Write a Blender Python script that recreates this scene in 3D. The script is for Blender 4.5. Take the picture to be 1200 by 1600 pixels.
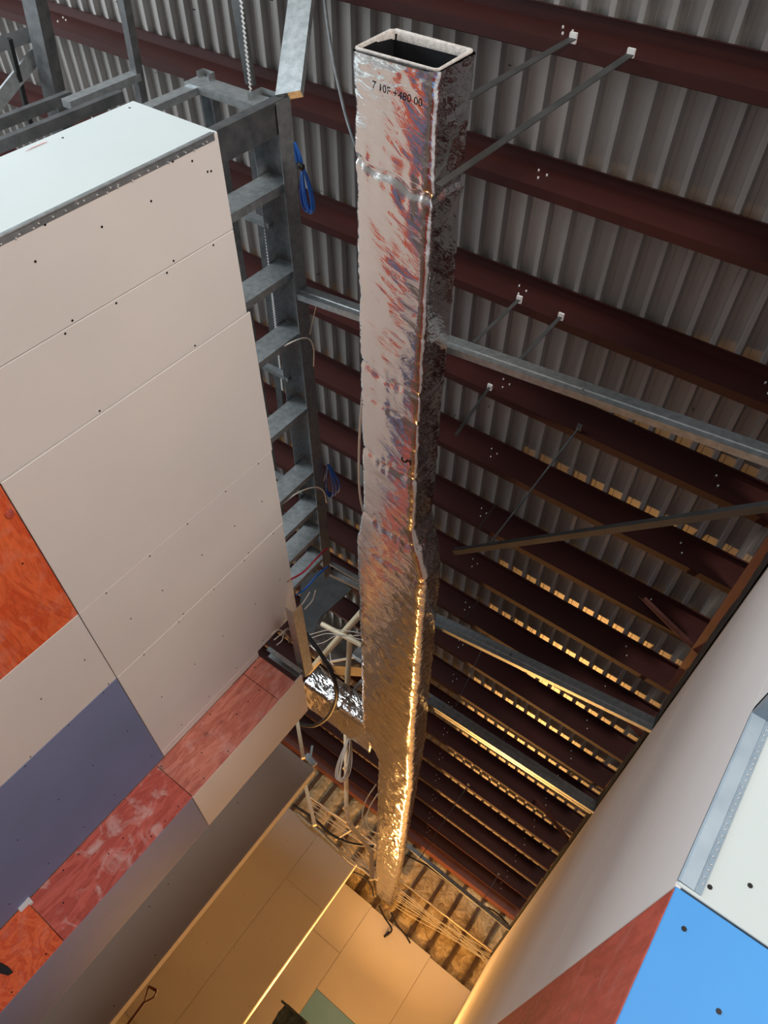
import bpy, bmesh, math, random
from mathutils import Vector, Matrix, noise
for o in list(bpy.data.objects): bpy.data.objects.remove(o)
S = bpy.context.scene
COL = S.collection
random.seed(7)
U = 3.4          # one survey unit in metres (left wall lies one unit from the lens)
EYE = 1.7        # camera height
# world: X right (across the corridor), Y away along the duct, Z up
XC = Vector((0.80376872, -0.00533757, 0.59491794))     # image right
YC = Vector((0.46078318, 0.63813201, -0.61681958))     # image down
ZC = Vector((-0.37634386, 0.76990847, 0.51537001))     # into the picture
FPX = 1135.47

# ---------------------------------------------------------------- camera
cam = bpy.data.cameras.new('camera'); camo = bpy.data.objects.new('camera', cam); COL.objects.link(camo)
cam.sensor_fit = 'HORIZONTAL'; cam.sensor_width = 36; cam.lens = 36*FPX/1200
cam.clip_start = .02; cam.clip_end = 200
m3 = Matrix((XC, -YC, -ZC)).transposed()
camo.matrix_world = Matrix.Translation((0, 0, EYE)) @ m3.to_4x4()
S.camera = camo
# ---------------------------------------------------------------- light
S.view_settings.view_transform = 'Standard'; S.view_settings.look = 'None'
S.view_settings.gamma = 1; S.view_settings.use_curve_mapping = False
S.view_settings.exposure = 0.0
W = bpy.data.worlds.new('world'); S.world = W; W.use_nodes = True
W.node_tree.nodes['Background'].inputs[0].default_value = (.80, .90, 1, 1)
W.node_tree.nodes['Background'].inputs[1].default_value = .09

def area_light(name, loc, target, sx, sy, power, colour):
    l = bpy.data.lights.new(name, 'AREA'); l.shape = 'RECTANGLE'; l.size = sx; l.size_y = sy
    l.energy = power; l.color = colour
    o = bpy.data.objects.new(name, l); COL.objects.link(o); o.location = loc
    o.rotation_euler = (Vector(target)-Vector(loc)).to_track_quat('-Z', 'Y').to_euler()
    return o
# added area light for cool daylight from behind left; no door there
area_light('left_daylight_fill', (-9.5, -9, 3.0), (-.5, 3, 4.2), 5, 4.5, 660, (.86, .95, .99))
# added warm fill through the right wall opening, to brighten the left wall
area_light('right_warm_fill', (6.9, -9.6, 2.3), (-3.2, 4.0, 3.2), 2.6, 2.6, 1850, (1, .90, .80))
area_light('side_daylight_fill', (-11, 0, 2.4), (-4, 3, 4.5), 5, 4, 760, (.88, .95, 1))  # added fill without a real door, brightens the roof panels at left
# the work lamp standing on the floor at the far end, out of frame below
wl = bpy.data.lights.new('work_lamp_light', 'AREA'); wl.shape = 'DISK'; wl.size = .22; wl.energy = 850; wl.color = (1, .48, .135)
wl.spread = math.radians(180)
wo = bpy.data.objects.new('work_lamp_light', wl); COL.objects.link(wo)
LAMP = Vector((-.42*U, 5.10*U, EYE - .12*U)); wo.location = LAMP
wo.rotation_euler = (Vector((-.42*U, 4.2*U, EYE+1.3*U))-LAMP).to_track_quat('-Z', 'Y').to_euler()

# ---------------------------------------------------------------- helpers
def V(x, y, b): return Vector((x*U, y*U, EYE + b*U))       # survey units -> metres
AX = {'X': 0, 'Y': 1, 'B': 2}
def at(px, py, ax, val):
    """world point seen at a pixel on the plane X/Y/B = val (survey units)"""
    d = XC*(px-600) + YC*(py-800) + ZC*FPX
    t = val/d[AX[ax]]
    return V(d.x*t, d.y*t, d.z*t)

def mk(name, bm, mat, parent=None, smooth=False):
    me = bpy.data.meshes.new(name)
    bmesh.ops.recalc_face_normals(bm, faces=bm.faces)
    bm.to_mesh(me); bm.free()
    if smooth:
        for p in me.polygons: p.use_smooth = True
    for m in (mat if isinstance(mat, (list, tuple)) else [mat]): me.materials.append(m)
    o = bpy.data.objects.new(name, me); COL.objects.link(o)
    if parent: o.parent = parent
    return o
def obj(name, fn, mat, parent=None, smooth=False):
    bm = bmesh.new(); fn(bm); return mk(name, bm, mat, parent, smooth)
def empty(name, kind=None):
    o = bpy.data.objects.new(name, None); COL.objects.link(o); o.empty_display_size = .1
    if kind: o['kind'] = kind
    return o
def base_at(root, p):
    """move the empty to p, leaving its children where they are in the world"""
    p = Vector(p); root.location = p
    for c in root.children: c.location = c.location - p
def tag(o, label, cat, group=None):
    o['label'] = label; o['category'] = cat
    if group: o['group'] = group
    return o
def box(bm, p0, p1):
    x0, y0, z0 = [min(a, b) for a, b in zip(p0, p1)]; x1, y1, z1 = [max(a, b) for a, b in zip(p0, p1)]
    v = [bm.verts.new(c) for c in ((x0,y0,z0),(x1,y0,z0),(x1,y1,z0),(x0,y1,z0),(x0,y0,z1),(x1,y0,z1),(x1,y1,z1),(x0,y1,z1))]
    for f in ((0,3,2,1),(4,5,6,7),(0,1,5,4),(1,2,6,5),(2,3,7,6),(3,0,4,7)): bm.faces.new([v[i] for i in f])
def slab(bm, x, y, b):
    box(bm, V(x[0], y[0], b[0]), V(x[1], y[1], b[1]))
def prism(bm, poly, A, B, ux, uy):
    """closed 2D polygon extruded from A to B, in the axes ux, uy"""
    r = [[bm.verts.new(P + ux*p[0] + uy*p[1]) for p in poly] for P in (A, B)]
    n = len(poly)
    for i in range(n):
        bm.faces.new((r[0][i], r[0][(i+1) % n], r[1][(i+1) % n], r[1][i]))
    return r
def thin(path, t):
    """open path -> closed outline of thickness t (mitred)"""
    n = len(path); out = []
    for i, p in enumerate(path):
        p = Vector(p)
        d0 = (p-Vector(path[i-1])).normalized() if i else None
        d1 = (Vector(path[i+1])-p).normalized() if i < n-1 else None
        if d0 is None: d0 = d1
        if d1 is None: d1 = d0
        n0 = Vector((-d0.y, d0.x)); n1 = Vector((-d1.y, d1.x)); m = (n0+n1)
        m = m.normalized() if m.length > 1e-4 else n0
        out.append(p + m*(t/max(.35, m.dot(n0))))
    return [tuple(p) for p in path] + [tuple(p) for p in reversed(out)]
def section(bm, path, A, B, ux, uy, t=.003):
    """thin rolled-steel section"""
    A, B = Vector(A), Vector(B); n = len(path)
    poly = thin(path, t); r = prism(bm, poly, A, B, ux, uy)
    m = len(poly)
    for k in (0, 1):
        for i in range(n-1):
            q = (r[k][i], r[k][i+1], r[k][m-2-i], r[k][m-1-i])
            try: bm.faces.new(q)
            except ValueError: pass
def frame_of(A, B, up=Vector((0, 0, 1))):
    d = (Vector(B)-Vector(A)).normalized()
    if abs(d.dot(up)) > .97: up = Vector((1, 0, 0))
    ux = d.cross(up).normalized(); uy = ux.cross(d).normalized()
    return ux, uy
def bar(bm, A, B, w, h, up=Vector((0, 0, 1))):
    ux, uy = frame_of(A, B, up)
    r = prism(bm, [(-w/2,-h/2),(w/2,-h/2),(w/2,h/2),(-w/2,h/2)], Vector(A), Vector(B), ux, uy)
    for k in (0, 1): bm.faces.new(r[k])
def rod(bm, A, B, r, n=8):
    ux, uy = frame_of(A, B)
    rr = prism(bm, [(r*math.cos(2*math.pi*i/n), r*math.sin(2*math.pi*i/n)) for i in range(n)], Vector(A), Vector(B), ux, uy)
    for k in (0, 1): bm.faces.new(rr[k])
def spline(pts, k=6):
    P = [Vector(p) for p in pts]; P = [P[0]*2-P[1]] + P + [P[-1]*2-P[-2]]; out = []
    for i in range(1, len(P)-2):
        for j in range(k):
            t = j/k; a, b, c, d = P[i-1:i+3]
            out.append(.5*((2*b)+(c-a)*t+(2*a-5*b+4*c-d)*t*t+(3*b-a-3*c+d)*t**3))
    out.append(P[-2]); return out
def tube(bm, pts, r, n=7, k=6):
    P = spline(pts, k); rings = []; up = Vector((.3, .2, 1)).normalized(); last = None
    for i, p in enumerate(P):
        d = (P[min(i+1, len(P)-1)]-P[max(i-1, 0)]).normalized()
        if last is None: ux = d.orthogonal().normalized()
        else: ux = (last - d*last.dot(d)).normalized()
        last = ux; uy = d.cross(ux)
        rings.append([bm.verts.new(p+ux*r*math.cos(2*math.pi*j/n)+uy*r*math.sin(2*math.pi*j/n)) for j in range(n)])
    for a, b in zip(rings, rings[1:]):
        for j in range(n): bm.faces.new((a[j], a[(j+1) % n], b[(j+1) % n], b[j]))
    bm.faces.new(rings[0]); bm.faces.new(rings[-1])

# ---------------------------------------------------------------- materials
def nmat(name, col, rough=.6, metal=0., spec=.5):
    m = bpy.data.materials.new(name); m.use_nodes = True
    b = m.node_tree.nodes['Principled BSDF']
    b.inputs['Base Color'].default_value = (*col, 1); b.inputs['Roughness'].default_value = rough
    b.inputs['Metallic'].default_value = metal; b.inputs['Specular IOR Level'].default_value = spec
    return m
def nodes(m): t = m.node_tree; return t, t.nodes, t.links, t.nodes['Principled BSDF']
def coord(t, scale=(1,1,1), rot=(0,0,0)):
    c = t.nodes.new('ShaderNodeTexCoord'); g = t.nodes.new('ShaderNodeNewGeometry'); m = t.nodes.new('ShaderNodeMapping')
    m.inputs['Scale'].default_value = scale; m.inputs['Rotation'].default_value = rot
    t.links.new(g.outputs['Position'], m.inputs['Vector']); t.nodes.remove(c)
    return m.outputs[0]
def noise_n(t, vec, scale, detail=4, rough=.55, dist=0):
    n = t.nodes.new('ShaderNodeTexNoise'); n.inputs['Scale'].default_value = scale; n.inputs['Detail'].default_value = detail
    n.inputs['Roughness'].default_value = rough; n.inputs['Distortion'].default_value = dist
    t.links.new(vec, n.inputs['Vector']); return n.outputs['Fac']
def ramp(t, fac, stops):
    r = t.nodes.new('ShaderNodeValToRGB'); e = r.color_ramp.elements
    while len(e) < len(stops): e.new(.5)
    for s, (p, c) in zip(e, stops): s.position = p; s.color = (*c, 1)
    t.links.new(fac, r.inputs[0]); return r.outputs[0]
def bump(t, b, h, strength, dist=.01):
    n = t.nodes.new('ShaderNodeBump'); n.inputs['Strength'].default_value = strength; n.inputs['Distance'].default_value = dist
    t.links.new(h, n.inputs['Height']); t.links.new(n.outputs[0], b.inputs['Normal'])
def mottled(name, c0, c1, scale, rough=.6, metal=0., bs=.1, bscale=40, stretch=(1,1,1), spec=.5, bd=.005):
    m = nmat(name, c0, rough, metal, spec); t, N, L, b = nodes(m); v = coord(t, stretch)
    L.new(ramp(t, noise_n(t, v, scale, 5), [(.35, c0), (.65, c1)]), b.inputs['Base Color'])
    if bs: bump(t, b, noise_n(t, v, bscale, 3), bs, bd)
    return m
M = {}
M['drywall'] = mottled('drywall_paper', (.66,.63,.62), (.71,.68,.66), .7, .75, bs=.05, bscale=60)
M['darkstud'] = mottled('dark_stud', (.075,.045,.03), (.11,.07,.045), 8, .7)
M['bead'] = mottled('bright_zinc_bead', (.30,.38,.46), (.36,.45,.53), 9, .5, .35, bs=.05)
M['jamb'] = mottled('daylight_tinted_drywall_paper', (.50,.57,.59), (.54,.61,.63), .7, .75, bs=.05, bscale=60)  # drywall paper with cool, weaker daylight put into its colour
M['sheetdark'] = mottled('dull_dark_sheet', (.035,.036,.036), (.055,.055,.055), 6, .6, .3, bs=.05)
M['blue'] = mottled('blue_drywall_paper', (.05,.28,.68), (.055,.30,.73), 1.2, .62, bs=.05, bscale=60)
M['blue2'] = mottled('dim_lit_blue_drywall_paper', (.155,.20,.36), (.175,.22,.40), 1.2, .7, bs=.05, bscale=60)  # blue board greyed for its dim warm light; shading is in the colour
M['teal'] = mottled('grey_green_drywall_paper', (.20,.46,.78), (.23,.50,.84), 1.5, .7, bs=.05, bscale=60)
M['gyp'] = mottled('gypsum_core', (.74,.70,.62), (.80,.76,.68), 20, .9, bs=.3, bscale=80)
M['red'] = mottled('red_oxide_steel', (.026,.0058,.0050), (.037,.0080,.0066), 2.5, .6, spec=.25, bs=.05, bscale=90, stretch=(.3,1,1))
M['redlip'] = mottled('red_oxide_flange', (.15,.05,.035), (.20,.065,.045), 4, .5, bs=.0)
M['deck'] = mottled('galvalume_deck', (.30,.285,.275), (.40,.385,.37), 1.3, .42, .45, bs=.08, bscale=30, stretch=(1,.25,1))
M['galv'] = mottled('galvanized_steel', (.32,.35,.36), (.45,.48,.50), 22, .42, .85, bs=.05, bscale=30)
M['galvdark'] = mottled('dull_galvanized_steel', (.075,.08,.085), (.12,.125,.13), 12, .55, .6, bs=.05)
M['black'] = nmat('black_rubber', (.012,.012,.013), .45)
M['liner'] = mottled('black_duct_liner', (.0015,.002,.004), (.003,.004,.007), 9, .6, bs=.2, bscale=60)
M['wool'] = mottled('white_wool_edge', (.44,.42,.40), (.62,.59,.57), 40, .95, bs=.6, bscale=120)
M['screw'] = nmat('screw_head', (.02,.018,.02), .4, .5)
M['bluecable'] = nmat('blue_cable_jacket', (.01,.10,.42), .38)
M['whitecable'] = nmat('pale_cable_jacket', (.62,.60,.55), .5)
M['redcable'] = nmat('red_cable_jacket', (.45,.015,.04), .45)
M['pvc'] = nmat('cream_pipe', (.84,.72,.50), .45)
M['ink'] = nmat('black_ink', (.01,.01,.012), .5)
M['wood'] = mottled('brown_lumber', (.20,.085,.04), (.28,.12,.06), 5, .7, bs=.2, stretch=(1,.2,1))
M['handle'] = nmat('dark_red_handle', (.10,.018,.012), .45)
M['concrete'] = mottled('concrete_floor', (.30,.28,.26), (.38,.36,.33), .9, .6, bs=.15, bscale=12)
M['case'] = mottled('dark_green_case', (.035,.06,.06), (.10,.14,.13), 14, .6, bs=.4, bscale=30)
M['lens'] = nmat('lamp_glass', (.9,.8,.6), .2)
M['silver'] = nmat('white_plate', (.8,.8,.8), .35, .3)

# sheet metal that mirrors the lamp
M['sheet'] = mottled('smooth_sheet_metal', (.50,.48,.44), (.62,.60,.55), 2, .22, 1., bs=.25, bscale=3, bd=.05)
# aluminium foil wrap: fine crinkles over a mirror-like film
def foil():
    m = nmat('aluminium_foil_wrap', (.88,.87,.88), .2, 1.); t, N, L, b = nodes(m)
    g = N.new('ShaderNodeNewGeometry')
    def strand(ang, sc, tilt=.6):
        a = N.new('ShaderNodeMapping'); a.inputs['Rotation'].default_value = (tilt, 0, ang); L.new(g.outputs['Position'], a.inputs[0])
        c = N.new('ShaderNodeMapping'); c.inputs['Scale'].default_value = sc; L.new(a.outputs[0], c.inputs[0]); return c.outputs[0]
    n1 = noise_n(t, strand(-.55, (1.0, 4.2, 2.4)), 1.9, 3, .5, 1.0)
    n2 = noise_n(t, strand(.3, (1, 1, 1)), 30, 2, .5, .4)
    n3 = noise_n(t, strand(-.2, (1.5, 6, 3)), 4.0, 2, .5, 1.2)
    def crease(x):
        a = N.new('ShaderNodeMath'); a.operation = 'SUBTRACT'; L.new(x, a.inputs[0]); a.inputs[1].default_value = .5
        c = N.new('ShaderNodeMath'); c.operation = 'ABSOLUTE'; L.new(a.outputs[0], c.inputs[0]); return c.outputs[0]
    def madd(x, k, y):
        a = N.new('ShaderNodeMath'); a.operation = 'MULTIPLY_ADD'; L.new(x, a.inputs[0]); a.inputs[1].default_value = k
        L.new(y, a.inputs[2]); return a.outputs[0]
    h = madd(crease(n2), .08, crease(n1)); h = madd(crease(n3), .7, h)
    # the far sections were wrapped more loosely and crinkle more
    sx = N.new('ShaderNodeSeparateXYZ'); L.new(g.outputs['Position'], sx.inputs[0])
    mr = N.new('ShaderNodeMapRange'); L.new(sx.outputs[1], mr.inputs[0])
    for k, v in zip((1, 2, 3, 4), (4.2, 6.5, 1.0, 3.2)): mr.inputs[k].default_value = v
    mm = N.new('ShaderNodeMath'); mm.operation = 'MULTIPLY'; L.new(h, mm.inputs[0]); L.new(mr.outputs[0], mm.inputs[1])
    bump(t, b, mm.outputs[0], .30, .022)
    L.new(ramp(t, n1, [(.3, (.10,.10,.10)), (.7, (.17,.17,.17))]), b.inputs['Roughness'])
    return m
M['foil'] = foil()
# fire-treated plywood: red stain over a wavy grain, knots, pale plaster dust
def plywood(name, c0, c1, knot, dust, along='Z', kscale=1.7):
    m = nmat(name, c0, .62); t, N, L, b = nodes(m)
    st = {'Z': (1.6,1.6,.35), 'Y': (1.6,.35,1.6)}[along]
    v = coord(t, st); vk = coord(t, (1,1,1))
    g = noise_n(t, v, 3.2, 8, .6, 2.2); g2 = noise_n(t, v, 26, 3, .6, .6)
    base = ramp(t, g, [(.28, c0), (.46, c1), (.54, tuple(x*.90 for x in c0)), (.72, c1)])
    vo = N.new('ShaderNodeTexVoronoi'); vo.inputs['Scale'].default_value = kscale; L.new(vk, vo.inputs['Vector'])
    kn = ramp(t, vo.outputs['Distance'], [(0, (1,1,1)), (.06, (.8,.8,.8)), (.12, (.12,.12,.12)), (.2, (0,0,0))])
    mx = N.new('ShaderNodeMixRGB'); L.new(kn, mx.inputs[0]); L.new(base, mx.inputs[1]); mx.inputs[2].default_value = (*knot, 1)
    mul = N.new('ShaderNodeMixRGB'); mul.blend_type = 'MULTIPLY'; mul.inputs[0].default_value = .5
    L.new(mx.outputs[0], mul.inputs[1]); L.new(ramp(t, g2, [(.3, (.62,.62,.62)), (.6, (1,1,1))]), mul.inputs[2])
    d = ramp(t, noise_n(t, vk, 4.5, 5, .6, .8), [(.52, (0,0,0)), (.68, (dust,)*3)])
    mz = N.new('ShaderNodeMixRGB'); L.new(d, mz.inputs[0]); L.new(mul.outputs[0], mz.inputs[1]); mz.inputs[2].default_value = (.70,.52,.50,1)
    L.new(mz.outputs[0], b.inputs['Base Color']); bump(t, b, g2, .12, .004)
    return m
M['plyred'] = plywood('orange_red_plywood', (.70,.085,.022), (.80,.15,.045), (.22,.04,.02), .15, 'Y')
M['plyred2'] = plywood('dark_red_plywood', (.48,.075,.050), (.54,.095,.062), (.12,.02,.015), .10, 'Y', .6)
M['plydust'] = plywood('dusty_red_plywood', (.50,.085,.06), (.60,.13,.10), (.25,.05,.04), .65, 'Z', .5)
M['plypink'] = plywood('knotty_pink_plywood', (.52,.14,.10), (.64,.23,.17), (.15,.045,.03), .25, 'Z', 2.9)
# faced batt insulation
def batt():
    m = nmat('kraft_batt', (.5,.38,.2), .6); t, N, L, b = nodes(m); v = coord(t)
    n = noise_n(t, v, 5, 7, .65, 1.2)
    L.new(ramp(t, n, [(.3, (.30,.20,.09)), (.5, (.58,.45,.24)), (.66, (.85,.72,.46))]), b.inputs['Base Color'])
    bump(t, b, n, .7, .06); return m
M['batt'] = batt()

# ================================================================ SETTING
floor = obj('floor', lambda bm: slab(bm, (-4.2, 1.2), (-4, 5.7), (-.52, -.5)), M['concrete']); floor['kind'] = 'structure'

# ---- ceiling: ribbed roof panels on Z purlins
ceiling = empty('ceiling', 'structure')
PITCH = .18
PUR = [.175, .445, .70, .97, 1.25, 1.51, 1.78, 2.055, 2.335, 2.62, 2.92, 3.20, 3.50, 3.83, 4.15, 4.48, 4.83, 5.13]
BZ = 1.41        # underside of the pans
FL = .052        # flute depth, metres
def roof_panel_mesh():
    bm = bmesh.new(); prof = []
    for k in range(5):
        x = k*PITCH
        prof += [(x, 0), (x+.020, 0), (x+.032, FL), (x+.066, FL), (x+.069, FL-.004), (x+.072, FL), (x+.152, FL), (x+.164, 0)]
    prof.append((5*PITCH, 0))
    A, B = Vector((0, -1.2*U, 0)), Vector((0, 5.62*U, 0))
    section(bm, [(x, z) for x, z in prof], A, B, Vector((1,0,0)), Vector((0,0,1)), .002)
    me = bpy.data.meshes.new('roof_panel'); bmesh.ops.recalc_face_normals(bm, faces=bm.faces); bm.to_mesh(me); bm.free()
    me.materials.append(M['deck']); return me
rp = roof_panel_mesh(); x = -4.1*U
while x < .95*U:
    o = bpy.data.objects.new('roof_panel', rp); COL.objects.link(o); o.parent = ceiling
    o.location = (x, 0, EYE+BZ*U); x += 5*PITCH
ZW = .082*U
def purlin_mesh():
    bm = bmesh.new()
    # path in (Y, Z): top flange toward the camera, web, bottom flange away with a small lip
    path = [(-.085, -.016), (-.085, 0), (0, 0), (0, -ZW), (.072, -ZW), (.084, -ZW+.022)]
    section(bm, path, Vector((-4.1*U, 0, 0)), Vector((.16*U, 0, 0)), Vector((0,1,0)), Vector((0,0,1)), .003)
    me = bpy.data.meshes.new('purlin'); bmesh.ops.recalc_face_normals(bm, faces=bm.faces); bm.to_mesh(me); bm.free()
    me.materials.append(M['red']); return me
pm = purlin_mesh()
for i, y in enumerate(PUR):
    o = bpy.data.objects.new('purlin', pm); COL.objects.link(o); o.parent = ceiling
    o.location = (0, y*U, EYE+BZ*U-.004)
    # screw tips through the web / bolts, as tiny bright heads
def bolts(bm):
    for y in PUR:
        for xs in (-2.15, -1.32, -.62, -.045):
            for dx, dz in ((-.03, .07), (.02, .17), (.05, .10))[:3 if xs < -.5 else 2]:
                c = V(xs, y, BZ) + Vector((dx, -.012, -dz))
                rod(bm, c, c+Vector((0, .012, 0)), .007, 6)
o = obj('bolt_heads', bolts, M['silver'], ceiling); o['kind'] = 'stuff'
def tips(bm):
    for k in range(90):
        y = random.uniform(.3, 2.6); xx = random.uniform(-2.2, .1)
        c = V(xx, y, BZ)+Vector((0, 0, .05)); rod(bm, c, c+Vector((.012, -.02, -.055)), .004, 5)
o = obj('screw_tips', tips, M['screw'], ceiling); o['kind'] = 'stuff'
# rafter flange over the right wall
def rafter(bm):
    a, b2 = V(.100, .2, 0), V(.100, 1.72, 0)
    z = EYE+1.105*U; zt = EYE+1.325*U
    box(bm, (.086*U, .2*U, z), (.128*U, 1.70*U, z+.012))
    box(bm, (.105*U, .2*U, z+.012), (.109*U, 1.70*U, zt))
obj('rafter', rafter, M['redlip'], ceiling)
def gable_beam(bm):
    box(bm, (-3*U, 5.36*U, EYE+1.325*U), (.14*U, 5.40*U, EYE+1.40*U))
    box(bm, (-3*U, 5.33*U, EYE+1.318*U), (.14*U, 5.42*U, EYE+1.325*U))
obj('eave_beam', gable_beam, M['redlip'], ceiling)

# ---- studs and tracks
def cstud(bm, A, B, w, d, ux, uy, t=.003):
    """C section: web w wide along ux, flanges d deep along uy, small lips"""
    path = [(-w/2+.02, d), (-w/2, d), (-w/2, 0), (w/2, 0), (w/2, d), (w/2-.02, d)]
    section(bm, path, A, B, ux, uy, t)
def track(bm, A, B, w, d, ux, uy, t=.003):
    section(bm, [(-w/2, d), (-w/2, 0), (w/2, 0), (w/2, d)], A, B, ux, uy, t)
EX, EY, EZ = Vector((1,0,0)), Vector((0,1,0)), Vector((0,0,1))

TH = .016/U     # board thickness in survey units
G = .0009       # joint half-gap
def sheet(parent, name, mat, plane, s, u, b, side, label=None, thick=TH):
    """one board. plane 'X' or 'Y' at coordinate s; u = extent along the other axis; side = direction in which the face looks"""
    u0, u1 = u[0]+G, u[1]-G; b0, b1 = b[0]+G, b[1]-G
    def f(bm):
        if plane == 'X': slab(bm, (s, s-side*thick), (u0, u1), (b0, b1))
        else: slab(bm, (u0, u1), (s, s-side*thick), (b0, b1))
        bmesh.ops.bevel(bm, geom=bm.edges[:], offset=.0025, segments=1, affect='EDGES')
    o = obj(name, f, mat, parent)
    if label: o['label'] = label
    return o
def screws(parent, plane, s, side, pts):
    def f(bm):
        for u, b in pts:
            c = V(s, u, b) if plane == 'X' else V(u, s, b)
            d = (EX if plane == 'X' else EY)*side
            rod(bm, c-d*.002, c+d*.0015, .0075, 7)
    o = obj('screw_heads', f, M['screw'], parent); o['kind'] = 'stuff'

# ---- left wall (faces +X)
wl_ = empty('wall_left', 'structure')
wl_['label'] = 'tall drywall-clad wall left of the foil duct'
sheet(wl_, 'drywall_sheet', M['drywall'], 'X', -1, (.545, .724), (.275, .876), 1)
sheet(wl_, 'drywall_sheet', M['drywall'], 'X', -1, (.724, .912), (.275, .876), 1)
sheet(wl_, 'drywall_sheet', M['drywall'], 'X', -.9985, (.912, 1.327), (.275, .884), 1)
sheet(wl_, 'drywall_sheet', M['drywall'], 'X', -1, (1.327, 1.62), (.275, .882), 1)
sheet(wl_, 'drywall_sheet', M['drywall'], 'X', -1, (1.62, 2.09), (.275, .880), 1)
sheet(wl_, 'plywood_sheet', M['plyred'], 'X', -1, (.565, .907), (.02, .275), 1)
sheet(wl_, 'drywall_sheet', M['blue2'], 'X', -1, (.565, .907), (-.5, .02), 1)
sheet(wl_, 'plywood_sheet', M['plyred'], 'X', -1, (.907, 1.327), (.02, .275), 1, 'orange-red fire-treated plywood sheet')
sheet(wl_, 'drywall_sheet', M['blue2'], 'X', -1, (.907, 1.327), (-.5, .02), 1)
sheet(wl_, 'drywall_sheet', M['drywall'], 'X', -1, (1.327, 1.62), (-.5, .275), 1)
sheet(wl_, 'drywall_sheet', M['blue2'], 'X', -1, (1.62, 2.124), (-.5, .275), 1, 'blue moisture board with dim light in its colour')
sheet(wl_, 'drywall_sheet', M['drywall'], 'X', -1, (2.09, 2.124), (.275, .688), 1)
# cap facing the camera, with metal corner bead
for b0, b1 in ((.12, .876), (-.5, .12)):
    sheet(wl_, 'drywall_sheet', M['jamb'], 'Y', .545, (-1.215, -1.0), (b0, b1), -1)
def bead1(bm):
    c = V(-1, .545, 0)
    for z0, z1 in ((-.5, .866),):
        A, B = V(-1, .545, z0)+Vector((.004, -.004, 0)), V(-1, .545, z1)+Vector((.004, -.004, 0))
        section(bm, [(-.030, 0), (0, 0), (0, .040)], A, B, EX, EY, .003)
        rod(bm, A, B, .006, 8)
obj('corner_bead', bead1, M['galv'], wl_)
def bead1n(bm):
    for k in range(46):
        b = -.1+k*.021+random.uniform(-.004, .004)
        for q in range(random.choice((1, 1, 2))):
            c = V(-1, .545, b)+Vector((.0075, .012+random.uniform(0, .022), random.uniform(-.02, .02)))
            rod(bm, c, c+Vector((.003, 0, 0)), .0045, 6)
o = obj('bead_nails', bead1n, M['silver'], wl_); o['kind'] = 'stuff'
pts = []
for yy in (.60, .724, .912, 1.10, 1.327, 1.47, 1.62, 1.85, 2.06):
    for k in range(11):
        b = -.35+k*.118+random.uniform(-.012, .012)
        if b > .86 or (.9 < yy < 1.33 and b < .27 and yy != 1.10): continue
        near = yy in (.724, .912, 1.327, 1.62)
        pts.append((yy+(.007 if near else 0), b))
        if near and k % 2: pts.append((yy-.007, b+.02))
pts += [(.557, .769), (.571, .809), (.602, .846), (.557, .516)]
screws(wl_, 'X', -1, 1, pts)
screws(wl_, 'Y', .545, -1, [(-1.19, .3), (-1.19, .5), (-1.19, .70), (-1.195, .85)])
# framing of the left wall
def tr(bm): track(bm, V(-1.035, .545, 1.062), V(-1.035, 2.075, 1.062), .24, -.13, EX, EZ)
obj('top_track', tr, M['galv'], wl_)
for yy in (.70, .895, 1.06, 1.30, 1.545, 1.70, 1.83, 1.97):
    def st(bm, yy=yy):
        cstud(bm, V(-1.038, yy, .5), V(-1.038, yy, 1.055), .20, .06, EX, EY)
    obj('stud', st, M['galv'], wl_)
obj('end_stud', lambda bm: section(bm, [(-.07, .19), (0, .19), (0, 0), (-.07, 0)], V(-1.0055, .5465, -.5), V(-1.0055, .5465, 1.055), EX, EY, .003), M['galvdark'], wl_)
def bt(bm): track(bm, V(-1.21, .545, 1.062), V(-1.21, 1.9, 1.062), .10, -.06, EX, EZ)
obj('top_track', bt, M['galv'], wl_)
for yy in (.56, .84, 1.15, 1.42, 1.62):
    def st(bm, yy=yy): cstud(bm, V(-1.21, yy, -.5 if yy < .6 else .4), V(-1.21, yy, 1.055), .09, .045, EX, EY)
    obj('stud', st, M['galv'], wl_)
def ct(bm): cstud(bm, V(-1.23, .556, 1.035), V(-1.02, .556, 1.035), .15, .05, EZ, EY)
obj('cross_channel', ct, M['galv'], wl_)
for yy in (.80, 1.22, 1.66):
    def c2(bm, yy=yy): cstud(bm, V(-1.21, yy, 1.035), V(-1.06, yy, 1.035), .06, .04, EZ, EY)
    obj('cross_channel', c2, M['galv'], wl_)
def br(bm):
    A = at(452, 150, 'B', 1.06); B = at(480, -70, 'B', 1.335); bar(bm, A, B, .05, .17, EX)
    d = (B-A).normalized()
obj('brace', br, M['galv'], wl_)
def bk(bm):
    A = at(366, -25, 'B', 1.2); B = at(392, 132, 'B', 1.2); bar(bm, A, B, .085, .03)
    A = at(398, 240, 'B', 1.2); B = at(440, 640, 'B', 1.2); bar(bm, A, B, .085, .03)
obj('brace', bk, M['galvdark'], wl_)
def bkp(bm):
    A = at(372, -25, 'B', 1.19); B = at(440, 610, 'B', 1.19); n = 120
    for k in range(n):
        p = A.lerp(B, k/n); bar(bm, p, p+Vector((.02, .02, 0)), .014, .006)
o = obj('perforated_edge', bkp, M['silver'], wl_); o['kind'] = 'stuff'

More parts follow.
